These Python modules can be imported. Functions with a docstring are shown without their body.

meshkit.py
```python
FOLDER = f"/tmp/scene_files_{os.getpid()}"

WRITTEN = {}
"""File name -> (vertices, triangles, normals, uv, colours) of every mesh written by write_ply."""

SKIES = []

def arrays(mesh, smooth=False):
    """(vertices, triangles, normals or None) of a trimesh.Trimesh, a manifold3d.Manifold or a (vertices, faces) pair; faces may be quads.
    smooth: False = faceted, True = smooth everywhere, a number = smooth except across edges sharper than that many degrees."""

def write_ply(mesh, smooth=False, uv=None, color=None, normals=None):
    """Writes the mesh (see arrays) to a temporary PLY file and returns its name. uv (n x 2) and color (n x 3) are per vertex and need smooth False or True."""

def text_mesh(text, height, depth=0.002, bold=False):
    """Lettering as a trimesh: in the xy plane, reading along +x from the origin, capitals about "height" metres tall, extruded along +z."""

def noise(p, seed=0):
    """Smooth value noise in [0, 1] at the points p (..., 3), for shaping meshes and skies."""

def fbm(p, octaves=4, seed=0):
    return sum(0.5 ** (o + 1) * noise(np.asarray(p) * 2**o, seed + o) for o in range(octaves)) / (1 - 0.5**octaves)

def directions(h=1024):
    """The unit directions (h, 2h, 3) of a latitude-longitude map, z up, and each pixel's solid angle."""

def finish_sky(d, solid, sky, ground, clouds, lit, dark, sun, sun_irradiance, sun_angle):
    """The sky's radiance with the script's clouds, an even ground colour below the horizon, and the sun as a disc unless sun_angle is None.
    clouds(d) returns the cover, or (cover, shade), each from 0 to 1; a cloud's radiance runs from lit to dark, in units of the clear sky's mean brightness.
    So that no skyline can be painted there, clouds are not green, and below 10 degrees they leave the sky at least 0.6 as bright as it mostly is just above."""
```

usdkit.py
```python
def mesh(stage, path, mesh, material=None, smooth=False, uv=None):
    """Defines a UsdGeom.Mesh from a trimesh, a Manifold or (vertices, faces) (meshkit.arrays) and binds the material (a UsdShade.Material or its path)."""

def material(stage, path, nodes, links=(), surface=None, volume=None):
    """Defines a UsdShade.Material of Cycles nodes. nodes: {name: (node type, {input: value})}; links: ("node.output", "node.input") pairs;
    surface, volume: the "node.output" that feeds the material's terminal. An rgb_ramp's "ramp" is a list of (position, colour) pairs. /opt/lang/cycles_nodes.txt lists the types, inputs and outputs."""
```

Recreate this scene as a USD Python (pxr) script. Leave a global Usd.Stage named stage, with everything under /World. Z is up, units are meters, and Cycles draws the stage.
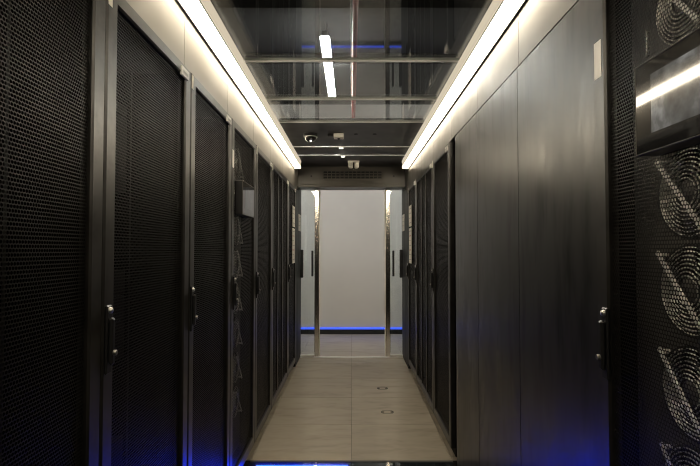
import math
import numpy as np
import trimesh
import shapely.geometry as sg
import usdkit
import meshkit
from pxr import Usd, UsdGeom, UsdShade, Gf, Sdf

stage = Usd.Stage.CreateInMemory()
UsdGeom.SetStageUpAxis(stage, 'Z')
UsdGeom.SetStageMetersPerUnit(stage, 1.0)
UsdGeom.Xform.Define(stage, '/World')
UsdGeom.Scope.Define(stage, '/World/Looks')

# ------------------------------------------------------------------ camera, light levels
EYE_Z = 1.25
cam = UsdGeom.Camera.Define(stage, '/World/camera')
cam.AddTranslateOp().Set(Gf.Vec3d(0, 0, EYE_Z))
cam.AddRotateXOp().Set(90 + 1.62)
cam.CreateHorizontalApertureAttr(36.0)
cam.CreateVerticalApertureAttr(36.0 * 466 / 700)
cam.CreateFocalLengthAttr(24.0)
cam.CreateHorizontalApertureOffsetAttr(-0.077)
cam.CreateVerticalApertureOffsetAttr(0.20)
cam.CreateClippingRangeAttr(Gf.Vec2f(0.05, 200))
cam.CreateExposureAttr(0.55)
STRIP = 19.0          # warm linear lamps along both sides of the aisle
LEDGE_GLOW = 0.45      # added glow of the ledge beside them, for light falling on it
TUBE = 44.0           # the tube seen above the aisle and two added, unseen ones
BLUE = 1.0            # blue LED line round the foot of the far wall
PIT = 13.0            # blue LED lines under the glass floor
# no sky: the place is a closed interior


# ------------------------------------------------------------------ materials
def mat(name, nodes, links=(), surface='p.BSDF'):
    return usdkit.material(stage, '/World/Looks/' + name, nodes, links, surface=surface)


def plain(name, color, rough=0.5, metal=0.0, spec=0.5, **kw):
    return mat(name, {'p': ('principled_bsdf', dict(base_color=color, roughness=rough, metallic=metal, specular_ior_level=spec, **kw))})


def painted(name, color, rough, var=0.06, metal=0.0, spec=0.5, scale=6.0, stretch=(1, 1, 1), bump=0.0, cvar=0.12):
    c = np.array(color)
    nodes = {
        'g': ('geometry', {}),
        'm': ('mapping', {'mapping_type': 'point', 'scale': stretch}),
        'n': ('noise_texture', {'scale': scale, 'detail': 5.0, 'roughness': 0.6}),
        'r': ('map_range', {'from_min': 0.3, 'from_max': 0.7, 'to_min': rough - var, 'to_max': rough + var}),
        'c': ('rgb_ramp', {'ramp': [(0.3, tuple(c * (1 - cvar))), (0.7, tuple(c * (1 + cvar)))]}),
        'p': ('principled_bsdf', {'metallic': metal, 'specular_ior_level': spec}),
    }
    links = [('g.position', 'm.vector'), ('m.vector', 'n.vector'), ('n.fac', 'r.value'), ('r.result', 'p.roughness'), ('n.fac', 'c.fac'), ('c.color', 'p.base_color')]
    if bump:
        nodes['n2'] = ('noise_texture', {'scale': 420.0, 'detail': 2.0})
        nodes['b'] = ('bump', {'strength': bump, 'distance': 0.001})
        links += [('g.position', 'n2.vector'), ('n2.fac', 'b.height'), ('b.normal', 'p.normal')]
    return mat(name, nodes, links)


def glow(name, color, strength):
    return mat(name, {'e': ('emission', {'color': color, 'strength': strength})}, surface='e.emission')


def pane(name, tint, rough=0.0, ior=1.5, dust=0.0):
    nodes = {
        't': ('transparent_bsdf', {'color': tint}),
        'g': ('glossy_bsdf', {'color': (1, 1, 1), 'roughness': rough}),
        'k': ('geometry', {}),
        'i': ('mix_float', {'a': ior, 'b': 1.0 / ior}),      # rays pass unbent, so the far face must not reflect them totally
        'f': ('fresnel', {}),
        'x': ('mix_closure', {}),
    }
    links = [('k.backfacing', 'i.fac'), ('i.result', 'f.IOR'), ('f.fac', 'x.fac'), ('t.BSDF', 'x.closure1'), ('g.BSDF', 'x.closure2')]
    top = 'x.closure'
    if dust:
        nodes |= {
            'o': ('geometry', {}),
            'n': ('noise_texture', {'scale': 5.0, 'detail': 6.0, 'roughness': 0.65, 'distortion': 1.2}),
            'r': ('map_range', {'from_min': 0.42, 'from_max': 0.75, 'to_min': 0.002, 'to_max': dust, 'clamp': True}),
            'd': ('translucent_bsdf', {'color': (0.8, 0.8, 0.8)}),
            'y': ('mix_closure', {}),
        }
        links += [('o.position', 'n.vector'), ('n.fac', 'r.value'), ('r.result', 'y.fac'), ('x.closure', 'y.closure1'), ('d.BSDF', 'y.closure2')]
        top = 'y.closure'
    return mat(name, nodes, links, surface=top)


RACK = painted('rack_paint', (0.009, 0.0082, 0.007), 0.36, 0.05, spec=0.8, scale=9.0, bump=0.08)
JAMB = plain('jamb_black', (0.006, 0.0056, 0.005), 0.5, 0.0, 0.25)
MESH = painted('perforated_steel', (0.0075, 0.0068, 0.006), 0.42, 0.05, spec=0.22, scale=9.0)
INNER = plain('rack_inside', (0.003, 0.003, 0.003), 0.7, 0.0, 0.15)
GEAR = plain('equipment_black', (0.003, 0.003, 0.003), 0.6, 0.0, 0.2)
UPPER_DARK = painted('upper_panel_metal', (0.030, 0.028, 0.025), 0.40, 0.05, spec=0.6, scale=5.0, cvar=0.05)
PANEL = painted('brushed_panel', (0.0026, 0.0023, 0.0019), 0.34, 0.07, spec=0.75, scale=5.0, stretch=(1, 2.2, 0.45), bump=0.05)
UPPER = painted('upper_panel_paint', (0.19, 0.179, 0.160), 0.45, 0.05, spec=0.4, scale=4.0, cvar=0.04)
DARKMETAL = painted('dark_ceiling_metal', (0.035, 0.035, 0.038), 0.5, 0.06)
HEADER = painted('header_metal', (0.050, 0.044, 0.036), 0.42, 0.05, spec=0.5, scale=7.0)
HOLE = plain('hole_black', (0.004, 0.004, 0.004), 0.8)
ALU = plain('anodised_aluminium', (0.66, 0.66, 0.64), 0.45, 0.2)
SATIN = plain('satin_aluminium', (0.88, 0.88, 0.86), 0.45, 0.15)
TRIMWHITE = plain('white_profile', (0.74, 0.71, 0.65), 0.5)
LIP = plain('lamp_lip', (0.10, 0.095, 0.085), 0.5, 0.3)
CHROME = plain('polished_steel', (0.72, 0.69, 0.65), 0.16, 1.0)
STEEL = plain('bright_steel', (0.62, 0.61, 0.59), 0.34, 1.0)
LOCK = plain('dull_steel', (0.30, 0.29, 0.27), 0.45, 1.0)
FANMETAL = plain('fan_wire', (0.88, 0.86, 0.81), 0.30, 0.65)
BARMETAL = plain('zinc_bar', (0.92, 0.91, 0.87), 0.32, 0.3)
FANPANEL = plain('fan_plate', (0.10, 0.098, 0.092), 0.5, 0.3)
FANBLACK = plain('fan_plastic', (0.015, 0.015, 0.016), 0.4)
BLACK = plain('black_plastic', (0.012, 0.012, 0.013), 0.32)
WHITE = plain('white_plastic', (0.75, 0.73, 0.68), 0.45)
PAPER = plain('paper', (0.74, 0.71, 0.64), 0.7)
STICKER = plain('white_sticker', (0.92, 0.90, 0.86), 0.5)
INK = plain('ink_grey', (0.34, 0.34, 0.33), 0.7)
INKRED = plain('ink_red', (0.55, 0.08, 0.05), 0.7)
BADGE = plain('badge_grey', (0.55, 0.54, 0.52), 0.4)
REDPIPE = plain('red_pipe_paint', (0.42, 0.022, 0.012), 0.35)
BLACKROOM = plain('black_room_paint', (0.011, 0.0115, 0.0115), 0.8)
WALLGREY = painted('grey_wall_paint', (0.60, 0.575, 0.535), 0.6, 0.03, scale=3.0, cvar=0.02)
BASEBLACK = plain('black_skirting', (0.012, 0.012, 0.013), 0.4)
GLASSC = pane('ceiling_glass', (0.93, 0.95, 0.94), 0.01, 1.55, dust=0.025)
GLASSD = pane('door_glass', (0.95, 0.985, 0.99), 0.0, 1.5)
GLASSF = pane('floor_glass', (0.85, 0.92, 0.95), 0.02, 1.5)
GLASSS = mat('screen_glass', {'p': ('principled_bsdf', {'base_color': (0.012, 0.012, 0.013), 'roughness': 0.05, 'specular_ior_level': 1.0})})
SCREEN = mat('screen_image', {
    'g': ('geometry', {}),
    'n': ('noise_texture', {'scale': 22.0, 'detail': 4.0}),
    'c': ('rgb_ramp', {'ramp': [(0.35, (0.020, 0.020, 0.019)), (0.55, (0.05, 0.05, 0.048)), (0.72, (0.13, 0.13, 0.125))]}),
    'p': ('principled_bsdf', {'base_color': (0.01, 0.01, 0.01), 'roughness': 0.06, 'specular_ior_level': 1.0, 'emission_strength': 1.0}),
}, [('g.position', 'n.vector'), ('n.fac', 'c.fac'), ('c.color', 'p.emission_color')])
SCREENDIM = mat('screen_image_dim', {
    'g': ('geometry', {}),
    'n': ('noise_texture', {'scale': 22.0, 'detail': 4.0}),
    'c': ('rgb_ramp', {'ramp': [(0.35, (0.020, 0.020, 0.019)), (0.55, (0.05, 0.05, 0.048)), (0.72, (0.13, 0.13, 0.125))]}),
    'p': ('principled_bsdf', {'base_color': (0.01, 0.01, 0.01), 'roughness': 0.06, 'specular_ior_level': 1.0, 'emission_strength': 0.3}),
}, [('g.position', 'n.vector'), ('n.fac', 'c.fac'), ('c.color', 'p.emission_color')])
LAMP = glow('lamp_diffuser', (1.0, 0.86, 0.64), STRIP)
LEDGE_LIT = glow('ledge_added_glow', (1.0, 0.86, 0.64), LEDGE_GLOW)
TUBELIGHT = glow('tube_diffuser', (1.0, 0.975, 0.93), TUBE)
BLUELED = glow('blue_led', (0.05, 0.11, 1.0), BLUE)
PITLED = glow('blue_floor_led', (0.006, 0.032, 1.0), PIT)
DOT = glow('white_glow_dot', (1.0, 0.95, 0.85), 3.0)
LEDAMBER = glow('amber_status_led', (1.0, 0.45, 0.08), 0.25)
TILES = []
for k, (s, seed) in enumerate([(1.0, 0.0), (0.95, 3.7), (1.04, 8.1)]):
    TILES.append(mat(f'floor_tile_{k}', {
        'g': ('geometry', {}),
        'm': ('mapping', {'mapping_type': 'point', 'scale': (0.6, 1.9, 1), 'location': (seed, seed, 0)}),
        'n': ('noise_texture', {'scale': 5.0, 'detail': 8.0, 'roughness': 0.68, 'distortion': 0.4}),
        'c': ('rgb_ramp', {'ramp': [(0.30, (0.215 * s, 0.190 * s, 0.152 * s)), (0.52, (0.27 * s, 0.240 * s, 0.195 * s)), (0.72, (0.315 * s, 0.284 * s, 0.235 * s))]}),
        'r': ('map_range', {'from_min': 0.3, 'from_max': 0.7, 'to_min': 0.30, 'to_max': 0.44}),
        'p': ('principled_bsdf', {'specular_ior_level': 0.45}),
    }, [('g.position', 'm.vector'), ('m.vector', 'n.vector'), ('n.fac', 'c.fac'), ('n.fac', 'r.value'), ('r.result', 'p.roughness'), ('c.color', 'p.base_color')]))

# ------------------------------------------------------------------ building helpers
taken = {}


def numbered(parent, name):
    key = (str(parent), name)
    n = taken.get(key, 0)
    taken[key] = n + 1
    return f'{parent}/{name}' + (f'_{n:03d}' if n else '')


def custom(p, label=None, cat=None, group=None, kind=None):
    for k, v in (('label', label), ('category', cat), ('group', group), ('kind', kind)):
        if v:
            p.SetCustomDataByKey(k, v)
    return p


def thing(name, label, cat, loc=(0, 0, 0), rotz=0.0, group=None, kind=None):
    x = UsdGeom.Xform.Define(stage, numbered('/World', name))
    x.AddTranslateOp().Set(Gf.Vec3d(*map(float, loc)))
    if rotz:
        x.AddRotateZOp().Set(float(rotz))
    custom(x.GetPrim(), label, cat, group, kind)
    return x


def part(parent, name, mesh, material, smooth=False, label=None, kind=None):
    m = usdkit.mesh(stage, numbered(parent.GetPath(), name), mesh, material, smooth=smooth)
    custom(m.GetPrim(), label, kind=kind)
    return m


def holder(parent, name):
    return UsdGeom.Xform.Define(stage, numbered(parent.GetPath(), name))


def struct(name):
    x = UsdGeom.Xform.Define(stage, numbered('/World', name))
    custom(x.GetPrim(), kind='structure')
    return x


def single(name, mesh, material, label, cat, group=None, smooth=False):
    m = usdkit.mesh(stage, numbered('/World', name), mesh, material, smooth=smooth)
    custom(m.GetPrim(), label, cat, group)
    return m


def copy_of(src, name, label, loc, rotz, cat, group=None):
    x = UsdGeom.Xform.Define(stage, numbered('/World', name))
    x.GetPrim().GetReferences().AddInternalReference(src.GetPath())
    x.GetPrim().SetInstanceable(True)
    x.ClearXformOpOrder()
    x.AddTranslateOp().Set(Gf.Vec3d(*map(float, loc)))
    x.AddRotateZOp().Set(float(rotz))
    custom(x.GetPrim(), label, cat, group)
    return x


def bx(x0, x1, y0, y1, z0, z1):
    m = trimesh.creation.box([x1 - x0, y1 - y0, z1 - z0])
    m.apply_translation([(x0 + x1) / 2, (y0 + y1) / 2, (z0 + z1) / 2])
    return m


def cbox(x0, x1, y0, y1, z0, z1, c=0.003):
    """A box with chamfered edges (24 corner points, hulled)."""
    lo, hi, pts = np.array([x0, y0, z0]), np.array([x1, y1, z1]), []
    for s in np.ndindex(2, 2, 2):
        p = np.where(np.array(s) == 0, lo, hi)
        inward = np.where(np.array(s) == 0, 1, -1) * c
        for k in range(3):
            q = p + inward
            q[k] = p[k]
            pts.append(q)
    return trimesh.convex.convex_hull(np.array(pts))


def cat(ms):
    return trimesh.util.concatenate(ms)


def cyl(r, h, axis='z', at=(0, 0, 0), sections=20):
    m = trimesh.creation.cylinder(r, h, sections=sections)
    if axis == 'x':
        m.apply_transform(trimesh.transformations.rotation_matrix(math.pi / 2, [0, 1, 0]))
    elif axis == 'y':
        m.apply_transform(trimesh.transformations.rotation_matrix(math.pi / 2, [1, 0, 0]))
    m.apply_translation(at)
    return m


def lathe(profile, axis='z', at=(0, 0, 0), sections=28):
    m = trimesh.creation.revolve(np.array(profile), sections=sections)
    if axis == 'y-':      # the profile's +z turned to -y
        m.apply_transform(trimesh.transformations.rotation_matrix(math.pi / 2, [1, 0, 0]))
    m.apply_translation(at)
    return m


def torus(R, r, at, sections=44, ring=5):
    m = trimesh.creation.torus(R, r, major_sections=sections, minor_sections=ring)
    m.apply_transform(trimesh.transformations.rotation_matrix(math.pi / 2, [1, 0, 0]))
    m.apply_translation(at)
    return m


def frame_mesh(w0, w1, z0, z1, side, top, bottom, y0, y1, c=0.005):
    """An upright rectangular door frame in the xz plane, its outer front edges chamfered."""
    outer, inner = [(w0, z0), (w1, z0), (w1, z1), (w0, z1)], [(w0 + side, z0 + bottom), (w1 - side, z0 + bottom), (w1 - side, z1 - top), (w0 + side, z1 - top)]

    def loop(pts, y, grow):
        cx, cz = (w0 + w1) / 2, (z0 + z1) / 2
        return [(x + grow * math.copysign(1, x - cx), y, z + grow * math.copysign(1, z - cz)) for x, z in pts]
    loops = [loop(outer, y1, 0), loop(outer, y0 + c, 0), loop(outer, y0, -c), loop(inner, y0, c), loop(inner, y0 + c, 0), loop(inner, y1, 0)]
    v = np.array([p for l in loops for p in l])
    f = []
    for i in range(len(loops)):
        a, b = i * 4, ((i + 1) % len(loops)) * 4
        for k in range(4):
            n = (k + 1) % 4
            f += [[a + k, a + n, b + n], [a + k, b + n, b + k]]
    m = trimesh.Trimesh(v, np.array(f), process=False)
    trimesh.repair.fix_normals(m)
    return m


def perforated(x0, x1, z0, z1, y, dx=0.0078, dz=0.0080, r=0.0037, t=0.0006):
    """A steel sheet with staggered six-sided holes, each one cut through and given its wall."""
    nx, nz = int((x1 - x0) / dx), int((z1 - z0) / dz)
    dx, dz = (x1 - x0) / nx, (z1 - z0) / nz
    hexa = np.array([(r * math.cos(a), r * math.sin(a)) for a in math.pi / 6 + np.arange(6) * math.pi / 3])
    corner = np.array([(dx / 2, -dz / 2), (dx / 2, dz / 2), (-dx / 2, dz / 2), (-dx / 2, -dz / 2)])
    cell = np.vstack([corner, hexa, hexa])              # 0-3 corners, 4-9 front rim, 10-15 back rim
    faces = [[0, 1, 4], [0, 4, 9], [1, 5, 4], [1, 2, 5], [2, 6, 5], [2, 3, 7], [2, 7, 6], [3, 8, 7], [3, 0, 8], [0, 9, 8]]
    for k in range(6):
        a, b = 4 + k, 4 + (k + 1) % 6
        faces += [[a, b, b + 6], [a, b + 6, a + 6]]
    faces = np.array(faces)
    vs, fs, n = [], [], 0
    centres = []
    strips = []
    for j in range(nz):
        shift = 0.5 if j % 2 else 0.0
        count = nx - 1 if j % 2 else nx
        for i in range(count):
            centres.append((x0 + (i + 0.5 + shift) * dx, z0 + (j + 0.5) * dz))
        if j % 2:
            za, zb = z0 + j * dz, z0 + (j + 1) * dz
            strips += [(x0, x0 + dx / 2, za, zb), (x1 - dx / 2, x1, za, zb)]
    c = np.array(centres)
    v = cell[None] + c[:, None]
    yy = np.full((len(c), 16), y)
    yy[:, 10:] += t
    v = np.stack([v[..., 0], yy, v[..., 1]], -1).reshape(-1, 3)
    f = (faces[None] + (np.arange(len(c)) * 16)[:, None, None]).reshape(-1, 3)
    sv, sf = [], []
    for a, b, p, q in strips:
        k = len(sv)
        sv += [(a, y, p), (b, y, p), (b, y, q), (a, y, q)]
        sf += [(k, k + 1, k + 2), (k, k + 2, k + 3)]
    return np.vstack([v, sv]), np.vstack([f, np.array(sf) + len(v)])


# ------------------------------------------------------------------ rack builder
# Local frame of racks: x along the front (0..w), front plane y = 0 looking to -y, z up.
RH = 1.92


def rack_shell(t, w, depth=0.95, hole=0.0037):
    g = 0.003
    part(t, 'body', cat([bx(g, 0.016, 0.03, depth, 0.04, RH), bx(w - 0.016, w - g, 0.03, depth, 0.04, RH), bx(0.016, w - 0.016, depth - 0.015, depth, 0.04, RH), bx(0.016, w - 0.016, 0.03, depth - 0.015, RH - 0.015, RH), bx(0.016, w - 0.016, 0.03, depth - 0.015, 0.04, 0.055)]), INNER)
    part(t, 'plinth', bx(0.006, w - 0.006, 0.03, depth - 0.02, 0.0, 0.04), INNER)
    side = 0.052 if w > 0.4 else 0.034
    part(t, 'door_frame', frame_mesh(g, w - g, 0.05, RH - 0.002, side, 0.042, 0.06, 0.0, 0.028), RACK)
    part(t, 'perforated_door_panel', perforated(side + 0.003 - 0.001, w - side - 0.003 + 0.001, 0.109, RH - 0.043, 0.012, r=hole), MESH)
    return side


def rack_handle(t, x):
    z0, z1 = 0.947, 1.115
    h = part(t, 'handle', cat([cbox(x - 0.013, x + 0.013, -0.007, 0.0, z0, z1, 0.003), cbox(x - 0.009, x + 0.009, -0.018, -0.006, z0 + 0.022, z1 - 0.030, 0.005)]), BLACK)
    # the lock cylinder and the pivot cap are small chrome pieces of the handle
    part(h, 'pivot_cap', lathe([(0.0001, 0.007), (0.004, 0.0065), (0.007, 0.004), (0.0085, 0.0), (0.0001, 0.0)], 'y-', (x, -0.0072, z1 - 0.013)), STEEL, smooth=40, label='chrome pivot cap')
    part(h, 'lock_cylinder', lathe([(0.0001, 0.007), (0.0055, 0.007), (0.007, 0.005), (0.007, 0.0), (0.0001, 0.0)], 'y-', (x, -0.0182, z0 + 0.052)), LOCK, smooth=40, label='dull steel lock cylinder')


def rack_extras(t, w, side, badge=True):
    part(t, 'rack_label', bx(0.006, 0.024, -0.0008, 0.0002, RH - 0.062, RH - 0.010), PAPER, label='small pale rack label')
    if badge:
        b = part(t, 'badge', cbox(w - side - 0.055, w - side + 0.018, -0.005, 0.004, RH - 0.052, RH - 0.018, 0.002), BADGE, label='pale grey name badge')
        for k in range(5):
            x = w - side - 0.042 + k * 0.010
            part(b, 'printed_mark', bx(x, x + 0.007, -0.0056, -0.0049, RH - 0.040, RH - 0.031), INK)


def make_rack(name, label, catg, w, loc, rotz, group, ribs=()):
    t = thing(name, label, catg, loc, rotz, group)
    side = rack_shell(t, w)
    rack_handle(t, 0.021)
    for x in ribs:
        part(t, 'door_rib', cbox(x - 0.014, x + 0.014, 0.004, 0.0115, 0.112, RH - 0.046, 0.002), RACK)
    rack_extras(t, w, side, badge=True)
    for x in (side + 0.012, w - side - 0.022):
        part(t, 'mounting_rail', bx(x, x + 0.012, 0.19, 0.21, 0.06, RH - 0.03), GEAR)
    rng = np.random.default_rng(7 if w > 0.4 else 9)
    z = 0.16
    while z < 1.72 and w > 0.4:
        u = 0.0445 * int(rng.choice([1, 2, 2, 4]))
        if rng.random() < 0.7:
            y = 0.20
            e = part(t, 'equipment_front', cbox(side + 0.025, w - side - 0.025, y, y + 0.30, z + 0.002, z + u - 0.003, 0.002), GEAR)
            for k in range(2):
                x = side + 0.05 + 0.012 * k
                part(e, 'status_light', bx(x, x + 0.004, y - 0.001, y + 0.001, z + u / 2 - 0.002, z + u / 2 + 0.002), LEDAMBER)
        z += u
    return t


def make_fan(parent, cx, cz, y, R=0.088):
    f = holder(parent, 'fan')
    part(f, 'shroud', cat([torus(R + 0.004, 0.0045, (cx, y, cz), 40, 6), lathe([(R + 0.004, 0.0), (R + 0.002, -0.05), (R + 0.006, -0.05), (R + 0.008, 0.0)], 'y-', (cx, y, cz), 40)]), FANBLACK, smooth=40)
    rings = [torus(r, 0.0017, (cx, y - 0.012 + 0.009 * (r / R) ** 2, cz), 44, 5) for r in np.linspace(0.030, R, 8)]
    part(f, 'wire_guard', cat(rings), FANMETAL, smooth=True)
    part(f, 'hub', lathe([(0.0001, 0.012), (0.018, 0.012), (0.026, 0.007), (0.028, 0.0), (0.028, -0.03), (0.0001, -0.03)], 'y-', (cx, y, cz)), FANPANEL, smooth=35)
    blades = []
    for k in range(7):
        a0 = k * 2 * math.pi / 7
        n = 6
        v, fc = [], []
        for i in range(n):
            s = i / (n - 1)
            r = 0.026 + (R - 0.030) * s
            a = a0 + 0.35 * s
            wdt = 0.30 + 0.12 * s
            for e, yo in ((-1, 0.010), (1, 0.034)):
                v.append((cx + r * math.cos(a + e * wdt), y + yo, cz + r * math.sin(a + e * wdt)))
        for i in range(n - 1):
            p = 2 * i
            fc += [[p, p + 1, p + 3], [p, p + 3, p + 2]]
        blades.append(trimesh.Trimesh(np.array(v), np.array(fc), process=False))
    for b in blades:
        back = b.copy()
        back.vertices[:, 1] += 0.002
        back.invert()
        part(f, 'blade', cat([b, back]), FANBLACK)
    # slanting mounting bar across the face
    L = 0.205
    bar = cbox(-L / 2, L / 2, -0.002, 0.002, -0.0058, 0.0058, 0.001)
    bar.apply_transform(trimesh.transformations.rotation_matrix(math.radians(49.5), [0, 1, 0]))
    bar.apply_translation((cx, y - 0.026, cz))
    part(f, 'mounting_bar', bar, BARMETAL, label='bright diagonal mounting bar')
    for e in (-1, 1):
        a = math.radians(49.5)
        p = (cx + e * 0.094 * math.cos(a), y - 0.012, cz - e * 0.094 * math.sin(a))
        part(f, 'bar_bolt', cyl(0.005, 0.018, 'y', (p[0], p[1] - 0.004, p[2]), 10), BARMETAL, smooth=40)


def make_cooler(name, label, loc, rotz, display_x, screen_label, cols, image):
    w = 0.60
    t = thing(name, label, 'cooling unit', loc, rotz, 'cooling units with displays')
    side = rack_shell(t, w, hole=0.00392)
    rack_handle(t, 0.048)
    part(t, 'rack_label', bx(0.010, 0.040, -0.0008, 0.0002, 1.668, 1.758), STICKER, label='white identification sticker on door frame')
    plate = sg.box(0.017, 0.06, w - 0.017, RH - 0.017)
    zs = [1.767, 1.567, 1.367, 1.168, 0.962, 0.760, 0.558, 0.356]
    for cx in cols:
        for z in zs:
            plate = plate.difference(sg.Point(cx, z).buffer(0.087, 10))
    pm = trimesh.creation.extrude_polygon(plate, 0.003, engine='earcut')
    pm.apply_transform(trimesh.transformations.rotation_matrix(math.pi / 2, [1, 0, 0]))
    pm.apply_translation((0, 0.093, 0))
    part(t, 'fan_plate', pm, FANPANEL)
    for cx in cols:
        for z in zs:
            make_fan(t, cx, z, 0.088)
    part(t, 'cable_clip', cbox(0.075, 0.082, 0.083, 0.090, 1.70, 1.76, 0.001), STEEL)
    # touch display standing proud of the door
    x0, x1, z0, z1 = display_x, display_x + 0.285, 1.437, 1.614
    d = part(t, 'display', cbox(x0, x1, -0.030, 0.011, z0, z1, 0.002), BLACK, label='touch display in a black case')
    part(d, 'bezel', frame_mesh(x0, x1, z0, z1, 0.002, 0.002, 0.002, -0.032, -0.029, 0.0008), LIP, label='thin metal rim')
    part(d, 'screen_glass', bx(x0 + 0.0035, x1 - 0.0035, -0.0315, -0.0295, z0 + 0.0035, z1 - 0.0035), GLASSS, label='glossy black glass')
    part(d, 'screen_image', bx(x0 + 0.05, x1 - 0.05, -0.0320, -0.0314, z0 + 0.035, z1 - 0.03), image, label=screen_label)
    return t


# ------------------------------------------------------------------ floor
AX = 0.60            # half the aisle's width: rack fronts stand at x = -AX and AX
Y_EDGE = 2.805
floor = struct('floor')
part(floor, 'slab', bx(-3.0, 3.0, Y_EDGE + 0.004, 7.0, -0.08, -0.012), INNER)

y = Y_EDGE + 0.006
ys = [Y_EDGE + 0.006, 3.385, 3.985, 4.585, 5.185, 5.785, 6.385, 6.985, 6.998]
for j in range(len(ys) - 1):
    for i, x in enumerate((-1.2, -0.6, 0.0, 0.6)):
        part(floor, 'floor_tile', cbox(x + 0.0008, x + 0.5992, ys[j] + 0.0008, ys[j + 1] - 0.0008, -0.012, 0.0, 0.0012), TILES[(i * 2 + j * 3 + i * j) % 3])
part(floor, 'edge_trim', cbox(-AX, AX, Y_EDGE - 0.012, Y_EDGE + 0.004, -0.006, 0.001, 0.001), DARKMETAL)
part(floor, 'pit_base', bx(-AX, AX, -0.9, Y_EDGE - 0.012, -0.40, -0.36), INNER)
part(floor, 'pit_end', bx(-AX, AX, Y_EDGE - 0.012, Y_EDGE + 0.004, -0.36, -0.0065), DARKMETAL)
for s in (-1, 1):
    part(floor, 'side_slab', bx(min(s * AX, s * 3.0), max(s * AX, s * 3.0), -0.9, Y_EDGE + 0.004, -0.40, -0.0005), INNER)
gp = [(-0.9, 0.30), (0.30, 1.515), (1.515, Y_EDGE - 0.013)]
for a, b in gp:
    for x in (-AX, 0.0):
        part(floor, 'glass_floor_pane', bx(x + 0.003, x + AX - 0.003, a + 0.003, b - 0.003, -0.014, -0.002), GLASSF)
for y in (0.30, 1.515):
    part(floor, 'pane_bearer', bx(-AX, AX, y - 0.010, y + 0.010, -0.05, -0.0145), DARKMETAL)
part(floor, 'pane_bearer', bx(-0.010, 0.010, -0.9, Y_EDGE - 0.014, -0.05, -0.0145), DARKMETAL)

# blue LED line under the glass, on the wall of the shallow pit below the first tiles
t = thing('floor_light', 'blue LED line under the glass floor at the near edge of the tiles, lower left', 'light strip', (-0.26, Y_EDGE - 0.0125, -0.045))
part(t, 'channel', cat([bx(-0.30, 0.24, -0.004, 0.0, -0.036, 0.028), bx(-0.30, 0.24, -0.014, -0.004, -0.036, -0.033)]), ALU)
part(t, 'diffuser', bx(-0.298, 0.238, -0.0105, -0.0045, -0.0325, 0.028), PITLED)
for x in (-0.2, 0.17):
    part(t, 'bracket', bx(x, x + 0.012, -0.012, -0.004, -0.09, -0.0365), ALU)
t = thing('cable_tray', 'grey cable tray under the glass floor to the right', 'cable tray', (0.28, 2.68, -0.20))
part(t, 'tray_base', bx(-0.26, 0.22, -0.06, 0.06, -0.16, -0.150), ALU)
for yy in (-0.06, 0.054):
    part(t, 'tray_side', bx(-0.26, 0.22, yy, yy + 0.006, -0.150, -0.06), ALU)

# two pale fittings let into the floor tiles
for (x, y, lab) in ((0.277, 3.64, 'small dark two-hole floor fitting, the nearer of two'), (0.28, 4.26, 'small dark two-hole floor fitting, the farther of two')):
    t = thing('floor_fitting', lab, 'floor fitting', (x, y, 0.0), 0, 'floor fittings')
    ring = sg.LineString([(-0.010, 0), (0.010, 0)]).buffer(0.040, 12)
    ring = ring.difference(ring.buffer(-0.0045))
    part(t, 'rim', trimesh.creation.extrude_polygon(ring, 0.0012, engine='earcut'), DARKMETAL)
    for e in (-1, 1):
        part(t, 'screw_cup', cyl(0.011, 0.0016, 'z', (e * 0.034, 0, 0.0008), 18), HOLE)

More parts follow.
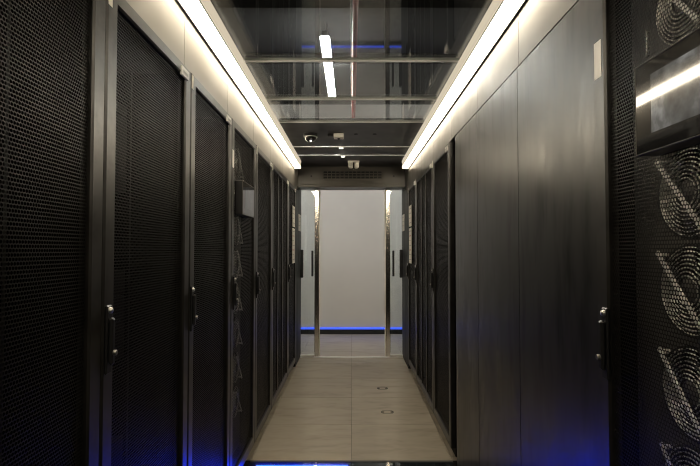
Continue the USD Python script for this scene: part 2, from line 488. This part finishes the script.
# ------------------------------------------------------------------ side walls above and beside the racks
UX = 0.612
CZ = 2.205           # underside of the ceiling glass
for s, nm, seams in ((-1, 'wall_left', [-0.9, -0.1, 0.50, 1.10, 1.69, 2.29, 2.90, 3.50, 4.10, 4.70, 5.30]), (1, 'wall_right', [-0.9, -0.05, 0.55, 1.15, 1.69, 2.24, 2.83, 3.45, 4.05, 4.65, 5.30])):
    w = struct(nm)
    for a, b in zip(seams, seams[1:]):
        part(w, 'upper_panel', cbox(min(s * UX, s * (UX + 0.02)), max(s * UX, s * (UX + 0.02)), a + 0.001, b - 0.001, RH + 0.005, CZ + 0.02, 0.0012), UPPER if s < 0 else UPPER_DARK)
    part(w, 'backing', bx(min(s * (UX + 0.021), s * (UX + 0.04)), max(s * (UX + 0.021), s * (UX + 0.04)), -0.9, 5.30, RH + 0.006, CZ + 0.02), INNER)
    if s > 0:
        for a, b in ((1.15, 1.69), (1.69, 2.24), (2.24, 2.72)):
            part(w, 'wall_panel', cbox(AX + 0.006, AX + 0.022, a + 0.0015, b - 0.0015, 0.012, RH - 0.004, 0.0015), PANEL)
        part(w, 'panel_backing', bx(AX + 0.023, AX + 0.05, 1.156, 2.72, 0.0, RH), INNER)
        part(w, 'gap_post', bx(AX + 0.05, AX + 0.09, 2.722, 2.845, 0.0, RH + 0.002), INNER)

# ------------------------------------------------------------------ ceiling: glass panes on bars, dark service panel
ceil = struct('ceiling')
bars = [-0.88, -0.08, 0.52, 1.12, 1.72, 2.32, 2.915, 3.44]
for a, b in zip(bars, bars[1:]):
    part(ceil, 'glass_pane', bx(-0.5385, 0.5385, a + 0.003, b - 0.003, CZ, CZ + 0.008), GLASSC)
for y in bars[1:]:
    part(ceil, 'cross_bar', cat([cbox(-0.5385, 0.5385, y - 0.006, y + 0.006, CZ - 0.010, CZ - 0.0005, 0.003), bx(-0.5385, 0.5385, y - 0.002, y + 0.002, CZ - 0.001, CZ + 0.012)]), SATIN)
part(ceil, 'service_panel', cbox(-0.5385, 0.5385, 3.455, 4.24, CZ - 0.004, CZ + 0.03, 0.002), DARKMETAL)
for a, b in ((4.262, 4.63), (4.652, 5.30)):
    part(ceil, 'service_panel', cbox(-0.5385, 0.5385, a, b, CZ - 0.002, CZ + 0.03, 0.002), DARKMETAL)
for y in (4.25, 4.64):
    part(ceil, 'cross_bar', cbox(-0.5385, 0.5385, y - 0.009, y + 0.009, CZ - 0.012, CZ - 0.0045, 0.003), SATIN)
for s in (-1, 1):
    part(ceil, 'end_filler', cbox(min(s * 0.5395, s * 0.611), max(s * 0.5395, s * 0.611), 4.993, 5.295, CZ - 0.004, CZ + 0.02, 0.002), DARKMETAL)
for x in (0.036, 0.19):
    part(ceil, 'screw_hole', cyl(0.016, 0.003, 'z', (x, 3.80, CZ - 0.0055), 16), HOLE)

# ------------------------------------------------------------------ the two long lamps
for s, lab in ((-1, 'long warm white linear lamp above the left row of racks'), (1, 'long warm white linear lamp above the right panels and racks')):
    t = thing('linear_lamp', lab, 'lamp', (s * 0.57, 0, CZ), 0, 'linear lamps along the aisle')
    y0, y1 = -0.85, 4.985

    def along(pts):
        v = [(x * -s, yy, z) for yy in (y0, y1) for x, z in pts]
        n = len(pts)
        f = []
        for i in range(n):
            j = (i + 1) % n
            f += [[i, j, n + j], [i, n + j, n + i]]
        for i in range(1, n - 1):
            f += [[0, i + 1, i], [n, n + i, n + i + 1]]
        m = trimesh.Trimesh(np.array(v), np.array(f), process=False)
        trimesh.repair.fix_normals(m)
        return m
    # local x here runs from the wall (-) towards the aisle (+)
    part(t, 'housing', along([(-0.0415, -0.074), (0.016, -0.040), (0.016, -0.001), (-0.0415, -0.001)]), TRIMWHITE)
    part(t, 'wall_lip', along([(-0.0415, -0.084), (-0.036, -0.088), (-0.034, -0.0865), (-0.034, -0.0700), (-0.0415, -0.0742)]), LIP)
    part(t, 'diffuser', along([(-0.0335, -0.0695), (-0.0335, -0.0800), (0.0175, -0.0525), (0.0175, -0.0437)]), LAMP)
    part(t, 'inner_lip', along([(0.0178, -0.0550), (0.0204, -0.0540), (0.0204, -0.0200), (0.0178, -0.0200)]), LIP)
    part(t, 'glowing_ledge', along([(0.0206, -0.0500), (0.0300, -0.0140), (0.0300, -0.001), (0.0206, -0.001)]), LEDGE_LIT, label='cream ledge beside the lamp, with an added glow for the light on it')  # ledge is no lamp: its emission stands in for light falling on it
    for e in (y0 - 0.004, y1):
        part(t, 'end_cap', bx(min(-s * -0.0415, -s * 0.026), max(-s * -0.0415, -s * 0.026), e, e + 0.004, -0.080, -0.001), TRIMWHITE)

# ------------------------------------------------------------------ racks
rack0 = make_rack('server_rack', 'tall black mesh-door server rack filling the left edge of the picture', 'server rack', 0.60, (-AX, 0.53, 0), 90, 'mesh-door server racks')
left = [
    (1.13, 'second mesh-door server rack on the left, white badge at its top corner'),
    (1.73, 'third mesh-door server rack on the left, just before the unit with a wall display'),
    (2.93, 'mesh-door server rack on the left just beyond the unit with the small display'),
    (4.43, 'mesh-door server rack on the left with white notices taped to its door'),
]
for y, lab in left:
    copy_of(rack0, 'server_rack', lab, (-AX, y, 0), 90, 'server rack', 'mesh-door server racks')
for y, lab in ((3.45, 'mesh-door server rack on the right, first beyond the plain dark panels'), (4.95, 'mesh-door server rack on the right with white notices taped to its door')):
    copy_of(rack0, 'server_rack', lab, (AX, y, 0), -90, 'server rack', 'mesh-door server racks')
wide0 = make_rack('wide_rack', 'wide mesh-door rack with vertical ribs on the left, beyond the small display', 'server rack', 0.90, (-AX, 3.53, 0), 90, 'wide ribbed racks', ribs=(0.31, 0.56))
copy_of(wide0, 'wide_rack', 'wide mesh-door rack with vertical ribs on the right, halfway to the glass doors', (AX, 4.35, 0), -90, 'server rack', 'wide ribbed racks')
make_cooler('cooling_unit', 'large mesh-door cooling unit with fans and glossy display at the right edge', (AX, 1.15, 0), -90, 0.222, 'dim grey picture on the display', (0.205, 0.405), SCREEN)
make_cooler('cooling_unit', 'mesh-door cooling unit with small display, fourth unit along the left side', (-AX, 2.33, 0), 90, 0.105, 'grey picture on the small display', (0.195, 0.445), SCREENDIM)

# ------------------------------------------------------------------ far end: jambs, header, sliding glass doors
for s, nm, ya in ((-1, 'trim_1', 5.03), (1, 'trim_2', 4.95)):
    t = struct(nm)
    a, b = (min(s * AX, s * (AX + 0.3)), max(s * AX, s * (AX + 0.3)))
    part(t, 'jamb_panel', cbox(a, b, ya + 0.003, 5.24, 0.0, RH, 0.002), JAMB)
    part(t, 'jamb_post', cbox(a, b, 5.246, 5.56, 0.0, 1.968, 0.003), JAMB)
header = thing('door_header', 'brown grey metal door header with a slotted grille above the glass doors', 'door header', (0.012, 5.30, 1.968))
part(header, 'body', cbox(-0.655, 0.655, 0.004, 0.28, 0.03, 0.262, 0.004), HEADER)
part(header, 'bottom_rail', cbox(-0.655, 0.655, -0.012, 0.28, 0.0, 0.029, 0.003), HEADER)
gr = part(header, 'grille', bx(-0.335, 0.335, 0.001, 0.0039, 0.095, 0.185), HOLE, label='dark slotted grille')
for i in range(15):
    x = -0.335 + 0.67 * i / 14
    part(gr, 'grille_slat', bx(x - 0.004, x + 0.004, -0.003, 0.001, 0.095, 0.185), HEADER)
for zz in (0.095, 0.125, 0.155, 0.185):
    part(gr, 'grille_slat', bx(-0.339, 0.339, -0.003, 0.001, zz - 0.004, zz + 0.004), HEADER)
for x in (-0.47, 0.47):
    part(header, 'screw_hole', cyl(0.011, 0.003, 'y', (x, 0.003, 0.125), 14), HOLE)
for n, s, a, b in ((1, -1, -0.432, -0.382), (2, 1, 0.402, 0.452)):
    d = struct(f'door_{n}')
    out = s * 0.598
    yd = 5.48
    g0, g1 = (out, a) if s < 0 else (b, out)
    part(d, 'stile', cbox(a, b, yd - 0.02, yd + 0.02, 0.012, 1.960, 0.004), CHROME)
    part(d, 'glass', bx(g0, g1, yd - 0.005, yd + 0.005, 0.03, 1.960), GLASSD)
    inn = (b + 0.0005, b + 0.014) if s < 0 else (a - 0.014, a - 0.0005)
    part(d, 'edge_seal', bx(inn[0], inn[1], yd - 0.006, yd + 0.006, 0.015, 1.960), TRIMWHITE)
    part(d, 'bottom_rail', cbox(g0, g1, yd - 0.012, yd + 0.012, 0.006, 0.030, 0.002), ALU)
    hx = -0.455 if s < 0 else 0.487
    hd = part(d, 'pull_handle', cbox(hx - 0.012, hx + 0.012, yd - 0.055, yd - 0.030, 0.945, 1.245, 0.004), BLACK)
    for z in (0.99, 1.20):
        part(hd, 'handle_stand', cyl(0.006, 0.025, 'y', (hx, yd - 0.0175, z), 12), STEEL, smooth=40)
    hx = out - s * 0.022
    part(d, 'side_handle', cbox(hx - 0.018, hx + 0.018, yd - 0.075, yd - 0.045, 0.930, 1.255, 0.005), BLACK)
part(floor, 'door_track', cbox(-AX, AX, 5.455, 5.505, 0.0, 0.005, 0.001), ALU)

# ------------------------------------------------------------------ notices on the far racks
def notice(loc, rotz, w, h, lab, red):
    t = thing('notice', lab, 'notice', loc, rotz, 'paper notices by the glass doors')
    part(t, 'sheet', bx(0, w, -0.0016, -0.0004, 0, h), PAPER)
    n = int(h / 0.05)
    for i in range(n):
        z = h - 0.035 - i * 0.048
        if z > 0.015:
            part(t, 'printed_line', bx(0.02, w - 0.02 - 0.03 * (i % 3), -0.0021, -0.0015, z, z + 0.006), INKRED if red and i % 3 == 1 else INK)


for s, y0 in ((-1, 4.43), (1, 4.95)):
    side_word = 'left' if s < 0 else 'right'
    for (dx, w, z0, h, what, red) in ((0.30, 0.21, 1.49, 0.215, 'upper white paper notice', False), (0.30, 0.21, 1.115, 0.36, 'lower white paper notice with red print', True)):
        if s < 0:
            notice((-AX - 0.0003, y0 + dx, z0), 90, w, h, f'{what} on the {side_word} rack by the glass doors', red)
        else:
            notice((AX + 0.0003, y0 - (0.6 - dx - w) + 0.0, z0), -90, w, h, f'{what} on the {side_word} rack by the glass doors', red)
    if s < 0:
        notice((-AX, 5.28, 1.47), 90, 0.21, 0.19, 'small white notice on the dark door jamb at the left', False)
    else:
        notice((AX, 5.49, 1.47), -90, 0.21, 0.19, 'small white notice on the dark door jamb at the right', False)

# ------------------------------------------------------------------ things on the ceiling
SP = CZ - 0.0042
t = thing('ceiling_camera', 'round black dome camera under the dark ceiling panel at the left', 'camera', (-0.335, 3.80, SP))
part(t, 'base', lathe([(0.0001, 0.0), (0.058, 0.0), (0.058, -0.018), (0.054, -0.022), (0.0001, -0.022)]), BLACK, smooth=35)
part(t, 'dome', lathe([(0.050, -0.0225), (0.047, -0.040), (0.036, -0.055), (0.020, -0.063), (0.0001, -0.066)]), GLASSS, smooth=True)
part(t, 'trim_ring', lathe([(0.052, -0.0222), (0.056, -0.0222), (0.056, -0.030), (0.052, -0.030), (0.052, -0.0222)]), STEEL, smooth=35, label='bright metal ring')
part(t, 'bright_spot', cyl(0.008, 0.004, 'z', (0.004, -0.030, -0.0635), 12), DOT, label='small glowing white disc')  # glowing disc makes the bright spot at the bottom of the dome
t = thing('ceiling_sensor', 'small white box sensor with black socket under the dark ceiling panel', 'sensor', (-0.11, 3.80, SP))
part(t, 'case', cbox(-0.035, 0.045, -0.035, 0.035, -0.036, 0.0, 0.004), WHITE)
part(t, 'socket', cbox(-0.085, -0.0355, -0.02, 0.02, -0.024, 0.0, 0.003), BLACK, label='black socket')
part(t, 'sensor_eye', lathe([(0.0001, -0.045), (0.008, -0.043), (0.012, -0.0365), (0.0001, -0.0365)], at=(0.005, 0, 0)), GLASSS, smooth=True)
for y, x, lab in ((4.25, -0.095, 'tiny glowing white block under the nearer of the two far ceiling bars'), (4.64, -0.085, 'tiny glowing white block under the farther of the two far ceiling bars')):
    t = thing('glow_block', lab, 'lamp', (x, y, CZ - 0.0125), 0, 'tiny glowing blocks under the ceiling bars')  # small glowing blocks make the bright dots under the far bars
    part(t, 'case', cbox(-0.022, 0.022, -0.012, 0.012, -0.010, 0.0, 0.002), WHITE)
    part(t, 'glow_face', bx(-0.018, 0.018, -0.0135, 0.008, -0.013, -0.0102), DOT)
t = thing('ceiling_detector', 'white twin-lobed ceiling detector just in front of the door header', 'detector', (0.022, 5.0, CZ))
part(t, 'base', cbox(-0.062, 0.062, -0.05, 0.05, -0.016, 0.0, 0.003), WHITE)
for e in (-1, 1):
    part(t, 'lobe', lathe([(0.0001, -0.076), (0.016, -0.074), (0.026, -0.066), (0.0295, -0.052), (0.0295, -0.0165), (0.0001, -0.0165)], at=(e * 0.030, 0, 0)), WHITE, smooth=35)
part(t, 'divider', cbox(-0.006, 0.006, -0.034, 0.034, -0.086, -0.0165, 0.002), BLACK)

# ------------------------------------------------------------------ the room around the aisle
ROOM_X, ROOM_Y, ROOM_Z = 3.0, 7.0, 3.45
w = struct('wall_far')
part(w, 'plaster', bx(-ROOM_X, ROOM_X, ROOM_Y, ROOM_Y + 0.1, 0.0, ROOM_Z), WALLGREY)
b = struct('baseboard_far')
part(b, 'skirting', cbox(-ROOM_X, ROOM_X, ROOM_Y - 0.018, ROOM_Y - 0.0005, 0.0, 0.066, 0.002), BASEBLACK)
t = thing('wall_light_strip', 'thin blue LED strip along the foot of the grey far wall', 'light strip', (0, ROOM_Y - 0.012, 0.067))
part(t, 'channel', bx(-2.9, 2.9, -0.006, 0.010, 0.0, 0.004), BASEBLACK)
part(t, 'diffuser', cbox(-2.9, 2.9, -0.006, 0.006, 0.0042, 0.030, 0.002), BLUELED)
for s, nm in ((-1, 'wall_left_outer'), (1, 'wall_right_outer')):
    w = struct(nm)
    part(w, 'plaster', bx(min(s * ROOM_X, s * (ROOM_X + 0.1)), max(s * ROOM_X, s * (ROOM_X + 0.1)), -1.0, ROOM_Y + 0.1, -0.4, ROOM_Z), BLACKROOM)
w = struct('wall_back')
part(w, 'plaster', bx(-ROOM_X, ROOM_X, -1.0, -0.905, -0.4, ROOM_Z), BLACKROOM)
w = struct('ceiling_room')
part(w, 'deck', bx(-ROOM_X, ROOM_X, -1.0, ROOM_Y + 0.1, ROOM_Z, ROOM_Z + 0.1), BLACKROOM)
for y in (0.4, 1.6, 2.8, 4.0, 5.2):
    part(w, 'ceiling_beam', cbox(-ROOM_X + 0.01, ROOM_X - 0.01, y - 0.05, y + 0.05, ROOM_Z - 0.12, ROOM_Z - 0.001, 0.004), BLACKROOM)


def tube(x, y0, y1, lab):
    t = thing('tube_lamp', lab, 'lamp', (x, y0, 3.20), 0, 'tube lamps of the outer room')
    L = y1 - y0
    part(t, 'body', cbox(-0.03, 0.03, 0.0, L, 0.012, 0.06, 0.004), WHITE)
    part(t, 'diffuser', cbox(-0.045, 0.045, 0.005, L - 0.005, -0.012, 0.0115, 0.005), TUBELIGHT)
    for y in (0.25, L - 0.25):
        part(t, 'hanger', cyl(0.003, ROOM_Z - 3.20 - 0.061, 'z', (0, y, 0.0605 + (ROOM_Z - 3.20 - 0.061) / 2), 8), STEEL)


tube(-0.245, 4.22, 5.95, 'bright white tube lamp seen through the glass ceiling')
tube(1.75, 4.9, 6.6, 'unseen white tube lamp added over the right side of the outer room')  # this and the next tube are added out of view to brighten the far wall
tube(-1.75, 4.9, 6.6, 'unseen white tube lamp added over the left side of the outer room')
t = thing('sprinkler_pipe', 'red pipe running lengthwise above the glass ceiling', 'pipe', (0.028, 0, 3.02))
part(t, 'pipe', cyl(0.022, 7.6, 'y', (0, 3.1, 0), 16), REDPIPE, smooth=40)
for y in (1.9, 3.1, 4.3, 5.5):
    part(t, 'coupling', cyl(0.027, 0.05, 'y', (0, y, 0), 16), REDPIPE, smooth=40)
    part(t, 'hanger', cyl(0.004, ROOM_Z - 3.02 - 0.02, 'z', (0, y + 0.2, (ROOM_Z - 3.02 + 0.012) / 2), 8), STEEL)
t = thing('pipe_highlight', 'slim grey rod added as the pale highlight along the red pipe above the glass ceiling', 'pipe_highlight', (0.000, 0, 3.06))  # added rod, stands in for the whitish highlight on the red pipe
part(t, 'pipe', cyl(0.006, 7.6, 'y', (0, 3.1, 0), 12), ALU, smooth=40)
for y in (2.2, 3.4, 4.6):
    part(t, 'clip', bx(-0.011, 0.011, y, y + 0.02, -0.011, 0.011), STEEL)
t = thing('cross_pipe', 'thin dark red pipe crossing above the glass ceiling', 'pipe', (0, 4.62, 3.14))
part(t, 'pipe', cyl(0.010, 5.6, 'x', (0, 0, 0), 14), REDPIPE, smooth=40)
for x in (-1.6, 0.9):
    part(t, 'clip', bx(x, x + 0.025, -0.013, 0.013, -0.013, 0.013), STEEL)
